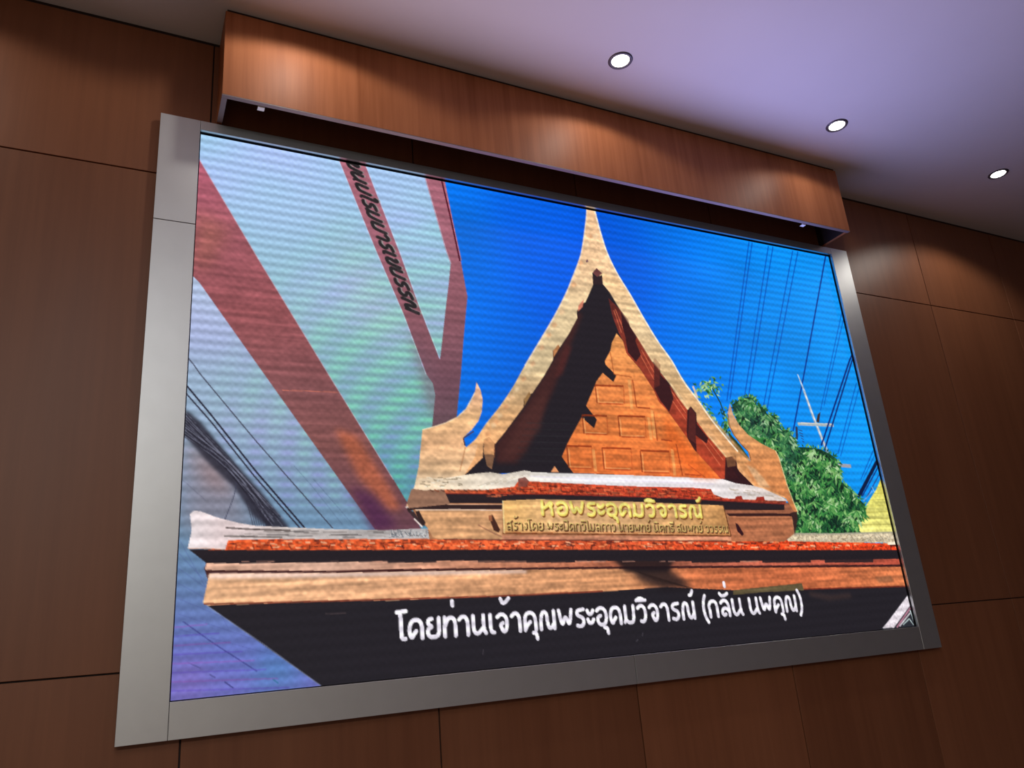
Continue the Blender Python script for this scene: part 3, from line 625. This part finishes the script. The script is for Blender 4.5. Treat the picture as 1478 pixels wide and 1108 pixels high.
fill(BL_out+BL_in+BR_in+BR_out, ('y', [(300, (250, 202, 156)), (390, (246, 204, 158)), (450, (228, 202, 158)), (530, (214, 190, 148)), (600, (216, 166, 116)), (680, (230, 166, 112))]), tex='blot', amp=0.2)
fill([(861, 392), (885, 430), (940, 520), (1000, 590), (1050, 650), (1090, 700), (1120, 700), (1080, 660), (1010, 582), (950, 495), (895, 402)], ('y', [(390, (244, 196, 142)), (480, (228, 196, 152)), (560, (214, 172, 122)), (700, (208, 136, 80))]), 0.75, tex='grain', amp=0.10, soft=2)
stroke(spline(BL_out[:9], 4), 2.2, (250, 222, 196), 0.8); stroke(spline(BL_out[8:], 4), 1.6, (238, 196, 140), 0.6)
stroke(spline(BR_out[4:], 4)[::-1], 2.6, (252, 236, 214), 0.9)
for pts in ([(1021, 629), (1047, 660)], [(966, 553.5), (992, 591.5)], [(909, 470.6), (941.5, 522.6)]): stroke(np.array(pts)+[1.5, -1], 1.8, (240, 204, 156), 0.8)
for k in range(26):
    t = k/26; x = np.interp(t, [0, 1], [846, 690])+rng.uniform(2, 10); y = np.interp(x, [690, 758, 817, 846], [640, 535, 430, 340])
    fill([(x, y), (x+6, y-3), (x+9, y+2), (x+3, y+6)], (214, 142, 96) if k % 2 else (236, 214, 176), 0.45, soft=2)
fill([(835, 441), (843, 432), (841, 443), (834, 450)], (206, 124, 100)); fill([(798.5, 506), (806, 497), (808, 501), (799, 516)], (176, 118, 74)); fill([(756, 577), (764, 565), (766, 570), (757, 586)], (150, 112, 70))
fill([(861, 387), (869, 394.5), (862, 400), (855.5, 394)], (106, 60, 60))
fill([(855.5, 397), (862, 401), (869, 397), (870, 411), (856, 411)], (46, 32, 36))
fill([(846, 376), (848, 374), (849, 378), (846, 379)], (110, 76, 90))
# bracket post low on the left board
fill([(698, 634), (706, 630), (715, 640), (714, 657), (699, 656)], (206, 148, 100)); fill([(699, 655), (714, 656), (710, 677), (703, 672)], (128, 92, 68)); stroke([(714.5, 640), (714, 660)], 1.6, (96, 56, 42))
# left end finial
FL = [(598, 704), (604.6, 673), (608, 641), (610, 620), (625, 616), (643.6, 610), (660, 602), (673, 590), (680, 579), (686, 564), (688, 551), (694, 563), (697, 577), (695.6, 594), (691, 607), (681, 620), (669, 631), (671, 642), (674, 646), (690, 640), (685, 660), (668, 690), (640, 706)]
fill(FL, ('y', [(552, (234, 180, 150)), (600, (228, 180, 130)), (640, (230, 178, 132)), (680, (232, 190, 146)), (706, (238, 220, 192))]), tex='blot', amp=0.24)
stroke([(684, 622), (669, 632), (671.5, 643)], 2.0, (78, 48, 56), 0.9); stroke([(672, 645), (664, 680)], 2.0, (176, 116, 76), 0.55)
stroke([(610, 620), (625, 616), (643.6, 610), (660, 602), (673, 590), (686, 566)], 1.6, (248, 222, 186), 0.8)
# right end finial
FR = [(1053.5, 582), (1058, 598), (1066.5, 612.6), (1079.5, 627), (1099, 640), (1119, 650), (1123, 658), (1128, 676), (1135.6, 700), (1141, 716), (1151, 738), (1146, 738), (1132, 716), (1104, 704), (1084, 690), (1075, 668), (1083, 666), (1079.5, 651.6), (1068, 640), (1058, 627), (1051, 612.6), (1050, 596)]
fill(FR, ('y', [(583, (206, 168, 140)), (620, (206, 150, 98)), (660, (212, 138, 84)), (738, (204, 128, 76))]), tex='blot', amp=0.12)
stroke([(1051, 598), (1052, 612), (1059, 627), (1069, 640), (1081, 653), (1084, 664)], 1.6, (100, 66, 40), 0.7)
stroke([(1119, 650), (1124, 660), (1136, 700), (1150, 737)], 1.6, (250, 216, 160), 0.8)
fill([(1076, 670), (1090, 676), (1104, 692), (1112, 704), (1096, 702)], (222, 190, 150), 0.6, soft=3)
# weathered ridge end on the left
fill([(597, 705), (604, 690), (640, 690), (671, 685), (690, 682.5), (708, 681), (725, 684), (735, 682.5), (757, 678.6), (766, 680), (764, 694), (750, 692), (742, 702), (700, 706.5), (640, 706), (612, 707)], ('x', [(598, (236, 208, 172)), (680, (238, 222, 200)), (766, (226, 216, 204))]), tex='blot', amp=0.12)
for k in range(34):
    x = rng.uniform(606, 665); y = rng.uniform(688, 702); stroke([(x, y), (x+rng.uniform(2, 9), y+rng.uniform(-1, 1))], rng.uniform(1, 2), (120, 106, 84) if k % 3 else (248, 240, 222), 0.6)
for k in range(8): stroke([(690+6*k, 701-k), (720+6*k, 692-k)], 1.8, (250, 242, 230) if k % 2 else (196, 180, 156), 0.6)
fill([(748, 690), (758, 688), (764, 694), (760, 702), (748, 702)], (122, 70, 62), 0.9)
for k in range(16): stroke([(620+8*k+rng.uniform(-3, 3), 706), (626+8*k, 709)], 2.0, (150, 70, 44) if k % 2 else (92, 52, 40), 0.7)
# ---- white hut roof at the lower right corner
fill([(1271, 908), (1309, 858), (1322, 856), (1332, 910)], (44, 46, 54))
fill([(1273, 906), (1280, 898), (1310, 858), (1315, 862), (1314, 872), (1290, 905)], (232, 222, 230), tex='speck', amp=0.10)
stroke([(1294, 905), (1314, 876)], 2.4, (176, 120, 140)); stroke([(1298, 903), (1313, 884)], 1.8, (214, 206, 212)); stroke([(1313, 880), (1321, 902)], 1.8, (190, 206, 206)); stroke([(1303, 901), (1312, 892), (1318, 901)], 1.6, (170, 186, 186)); stroke([(1311, 860), (1316, 880)], 2.0, (96, 150, 230))

# ---- lettering on the slanted beam of the pale building and the caption
for dx, dy, c, w_ in ((5.0, -1.0, (150, 140, 140), 5.5), (0, 0, (40, 36, 38), 8.6)):
    write('ขนบไรมบารเขบรรณ', (499, 229), (588.5, 449), 12.5, w_, c, shift=(dx, dy), slant=0.55, a=0.9)
# raised letters of the sign board
for dx, dy, c, w_ in ((2.6, 4.2, (110, 60, 26), 4.8), (1.2, 2.0, (150, 92, 40), 5.0), (0, 0, (236, 218, 108), 5.0)):
    write(T1, (780, 741.5), (1016, 746), 18.0, w_+3.4, c, shift=(dx, dy))
write(T1, (780, 741.0), (1015, 745.5), 17, 1.6, (250, 244, 168), shift=(-.8, -1.0), a=0.8)
for dx, dy, c, w_ in ((1.4, 2.0, (80, 44, 26), 4.2), (-.6, -.6, (226, 200, 120), 2.0)):
    write(T2, (731, 763.5), (1052, 768), 10.5, w_, c, shift=(dx, dy), a=0.85)
CAP = 'โดยท่านเจ้าคุณพระอุดมวิจารณ์ (กลั่น นพคุณ)'
write(CAP, (575, 922.5), (1161, 879.5), 28.0, 8.8, (242, 236, 248))
stroke([(918, 925), (921, 922)], 1.5, (70, 66, 74)); stroke([(927, 917), (928, 912)], 1.4, (66, 62, 70)); stroke([(697, 944), (698, 936)], 1.4, (62, 56, 64))
stroke([(470, 885), (500, 884)], 2, (78, 64, 66), 0.6)

# ---- the refresh bands of the LED rows: faint horizontal bands, ring-shaped tint on the pale facade
vv = (np.arange(RH)+.5)/RH
ph = 2*np.pi*(54*vv[:, None]+0.035*N_BIG+0.012*N_MID)
band = np.sin(ph).astype(np.float32)
lum = IMG.mean(-1)/255
IMG *= (1+(0.065+0.02*(IMG[..., 2:3] > IMG[..., 0:1]))*(0.25+0.75*np.clip(lum*1.6, 0, 1))[..., None]*band[..., None])
r_ = np.hypot((GX-655)/1.0, (GY-690)/1.15)
ring = np.sin(2*np.pi*r_/46.0)*np.clip(1-(r_-60)/330, 0, 1)*(0.6+0.4*band)
pale = np.clip((IMG[..., 1]-120)/50, 0, 1)*np.clip((IMG[..., 2]-140)/40, 0, 1)*(GX < 655)*(GY < 730)*(IMG[..., 2] > IMG[..., 0]*1.06)*np.clip((IMG[..., 0]-60)/40, 0, 1)
tint = np.stack([0.03*ring, -0.12*ring, 0.06*ring], -1)*pale[..., None]
IMG *= 1+tint
tint2 = N_BIG[..., None]*np.array([0.05, -0.01, 0.04], np.float32)*pale[..., None]
IMG *= 1+tint2
warm = np.clip((IMG[..., 0]-1.25*IMG[..., 2])/60, 0, 1)[..., None]*(IMG[..., :1] > 90)
IMG *= 1+warm*(0.10*N_GRH+0.07*N_FINE+0.05*N_MID)[..., None]
grid = np.sin(2*np.pi*110*(np.arange(RW)+.5)/RW)[None, :]*np.sin(2*np.pi*66*vv)[:, None]
IMG *= 1+0.03*grid[..., None].astype(np.float32)
# fine pixel texture of the diodes
IMG *= 1+0.03*N_SPK[..., None]
IMG = np.clip(IMG, 0, 255)
small = IMG.reshape(RH//2, 2, RW//2, 2, 3).mean((1, 3))/255.0
lin = np.where(small <= 0.04045, small/12.92, ((small+0.055)/1.055)**2.4)

# ---- one vertex per LED pixel cluster, carrying the colour shown
NX, NY = RW//2, RH//2
a_, c_ = P(LX0, LED_Y, LZ0), P(LX1, LED_Y, LZ1)
xs = np.linspace(a_.x, c_.x, NX); zs = np.linspace(c_.z, a_.z, NY)
co = np.empty((NY, NX, 3), np.float32); co[..., 0] = xs[None, :]; co[..., 1] = a_.y; co[..., 2] = zs[:, None]
idx = np.arange(NX*NY).reshape(NY, NX)
quads = np.stack([idx[:-1, :-1], idx[1:, :-1], idx[1:, 1:], idx[:-1, 1:]], -1).reshape(-1, 4)
me = bpy.data.meshes.new('display_panel')
me.vertices.add(NX*NY); me.vertices.foreach_set('co', co.ravel())
me.loops.add(quads.size); me.loops.foreach_set('vertex_index', quads.ravel().astype(np.int32))
me.polygons.add(len(quads)); me.polygons.foreach_set('loop_start', np.arange(0, quads.size, 4, dtype=np.int32))
me.update(calc_edges=True)
ca = me.color_attributes.new('shown', 'FLOAT_COLOR', 'POINT')
ca.data.foreach_set('color', np.concatenate([lin, np.ones((NY, NX, 1))], -1).astype(np.float32).ravel())
M_LED, nt, b = mat('led_display')
at = nt.nodes.new('ShaderNodeAttribute'); at.attribute_name = 'shown'
nt.links.new(at.outputs['Color'], b.inputs['Emission Color']); b.inputs['Emission Strength'].default_value = 1.0
b.inputs['Base Color'].default_value = (0.008, 0.008, 0.010, 1); b.inputs['Roughness'].default_value = 0.7
b.inputs['Specular IOR Level'].default_value = 0.1
try: M_LED.cycles.emission_sampling = 'NONE'
except Exception: pass
me.materials.append(M_LED)
disp = bpy.data.objects.new('display_panel', me); C.objects.link(disp); disp.parent = led; disp.matrix_parent_inverse = led.matrix_world.inverted()
tag(disp, 'lit picture of a wooden Thai gable under blue sky with a white Thai caption')

# ------------------------------------------------------------------ pelmet over the screen
pel = empty('pelmet', P(1.6, WALL_Y, 1.985))
tag(pel, 'reddish wood pelmet box hanging from the ceiling above the video wall', 'pelmet')
PX0, PX1, PY, PZ = 0.054, 3.174, -0.162, 1.985
TB = 0.018
def board(name, x0, x1, y0, y1):
    o = box(name, x0, x1, y0, y1, PZ+0.004, CEIL-0.013, M_PELM, pel, 0.001); return o
board('front_board', PX0, PX1, PY, PY+TB)
board('end_board', PX0, PX0+TB, PY+TB+0.0006, WALL_Y-0.001)
board('end_board', PX1-TB, PX1, PY+TB+0.0006, WALL_Y-0.001)
o = box('edge_band', PX0, PX1, PY, PY+TB, PZ, PZ+0.0038, M_EDGE, pel); tag(o, 'pale edge band under the front board')
for x in (PX0,):
    o = box('edge_band', x, x+TB, PY+TB+0.0006, -0.001, PZ, PZ+0.0038, M_EDGE, pel); tag(o, 'pale edge band under the end board')
box('shade_lining', PX0+TB, PX1-TB, PY+TB, WALL_Y-0.001, CEIL-0.008, CEIL-0.004, M_BACK, pel)  # added dark sheet, shade under the pelmet top put into colour
box('shadow_gap_strip', PX0+0.006, PX1-0.006, PY+0.006, PY+TB-0.0004, CEIL-0.0128, CEIL-0.0002, M_BACK, pel)
for x in (PX0+0.006, PX1-TB+0.0004):
    box('shadow_gap_strip', x, x+TB-0.0064, PY+TB+0.0002, WALL_Y-0.001, CEIL-0.0128, CEIL-0.0002, M_BACK, pel)
box('shade_lining', PX0+TB+0.0002, PX1-TB-0.0002, PY+TB+0.0002, PY+TB+0.002, PZ+0.004, CEIL-0.009, M_BACK, pel)  # black sheets added over the inner faces to stand in for shade
box('shade_lining', PX0+TB+0.0002, PX0+TB+0.002, PY+TB+0.0024, WALL_Y-0.001, PZ+0.004, CEIL-0.009, M_BACK, pel)
box('shade_lining', PX1-TB-0.002, PX1-TB-0.0002, PY+TB+0.0024, WALL_Y-0.001, PZ+0.004, CEIL-0.009, M_BACK, pel)
for x in (0.19, 2.865):
    bm = bmesh.new()
    add_box(bm, x-0.012, x+0.012, PY+TB+0.002, PY+TB+0.005, PZ-0.004, PZ+0.03)
    add_box(bm, x-0.012, x+0.012, PY+TB+0.005, PY+TB+0.022, PZ-0.004, PZ-0.001)
    o = link('bracket', bm, M_CLIP, pel, 0.0006); tag(o, 'small white angle bracket')

# ------------------------------------------------------------------ recessed downlights in view
def lathe(name, prof, m, parent, loc, seg=48):
    bm = bmesh.new(); rings = []
    for r, z in prof:
        rings.append([bm.verts.new((loc.x+r*S*math.cos(2*math.pi*k/seg), loc.y+r*S*math.sin(2*math.pi*k/seg), loc.z+z*S)) for k in range(seg)] if r > 1e-6 else [bm.verts.new((loc.x, loc.y, loc.z+z*S))])
    for A, B in zip(rings, rings[1:]):
        for k in range(seg):
            if len(A) == 1: bm.faces.new((A[0], B[k], B[(k+1) % seg]))
            elif len(B) == 1: bm.faces.new((A[k], B[0], A[(k+1) % seg]))
            else: bm.faces.new((A[k], B[k], B[(k+1) % seg], A[(k+1) % seg]))
    o = link(name, bm, m, parent)
    for p in o.data.polygons: p.use_smooth = True
    return o
LBL = ['round recessed ceiling downlight nearest the camera, above the middle of the pelmet',
       'round recessed ceiling downlight above the right end of the pelmet',
       'round recessed ceiling downlight beyond the pelmet, nearest the right picture edge']
for k in range(1, 4):
    loc = P(SPOT_X0+SPOT_DX*k, SPOT_Y, CEIL)
    d = empty('downlight', loc); tag(d, LBL[k-1], 'downlight', 'recessed ceiling downlights')
    lathe('trim_ring', [(0.0375, -0.0004), (0.0385, -0.0040), (0.0440, -0.0056), (0.0500, -0.0040), (0.0525, -0.0004)], M_RING, d, loc)
    lathe('lens', [(0.0373, -0.0006), (0.0355, -0.0030), (0.0260, -0.0050), (0.0150, -0.0060), (0.0, -0.0064)], M_LENS, d, loc)
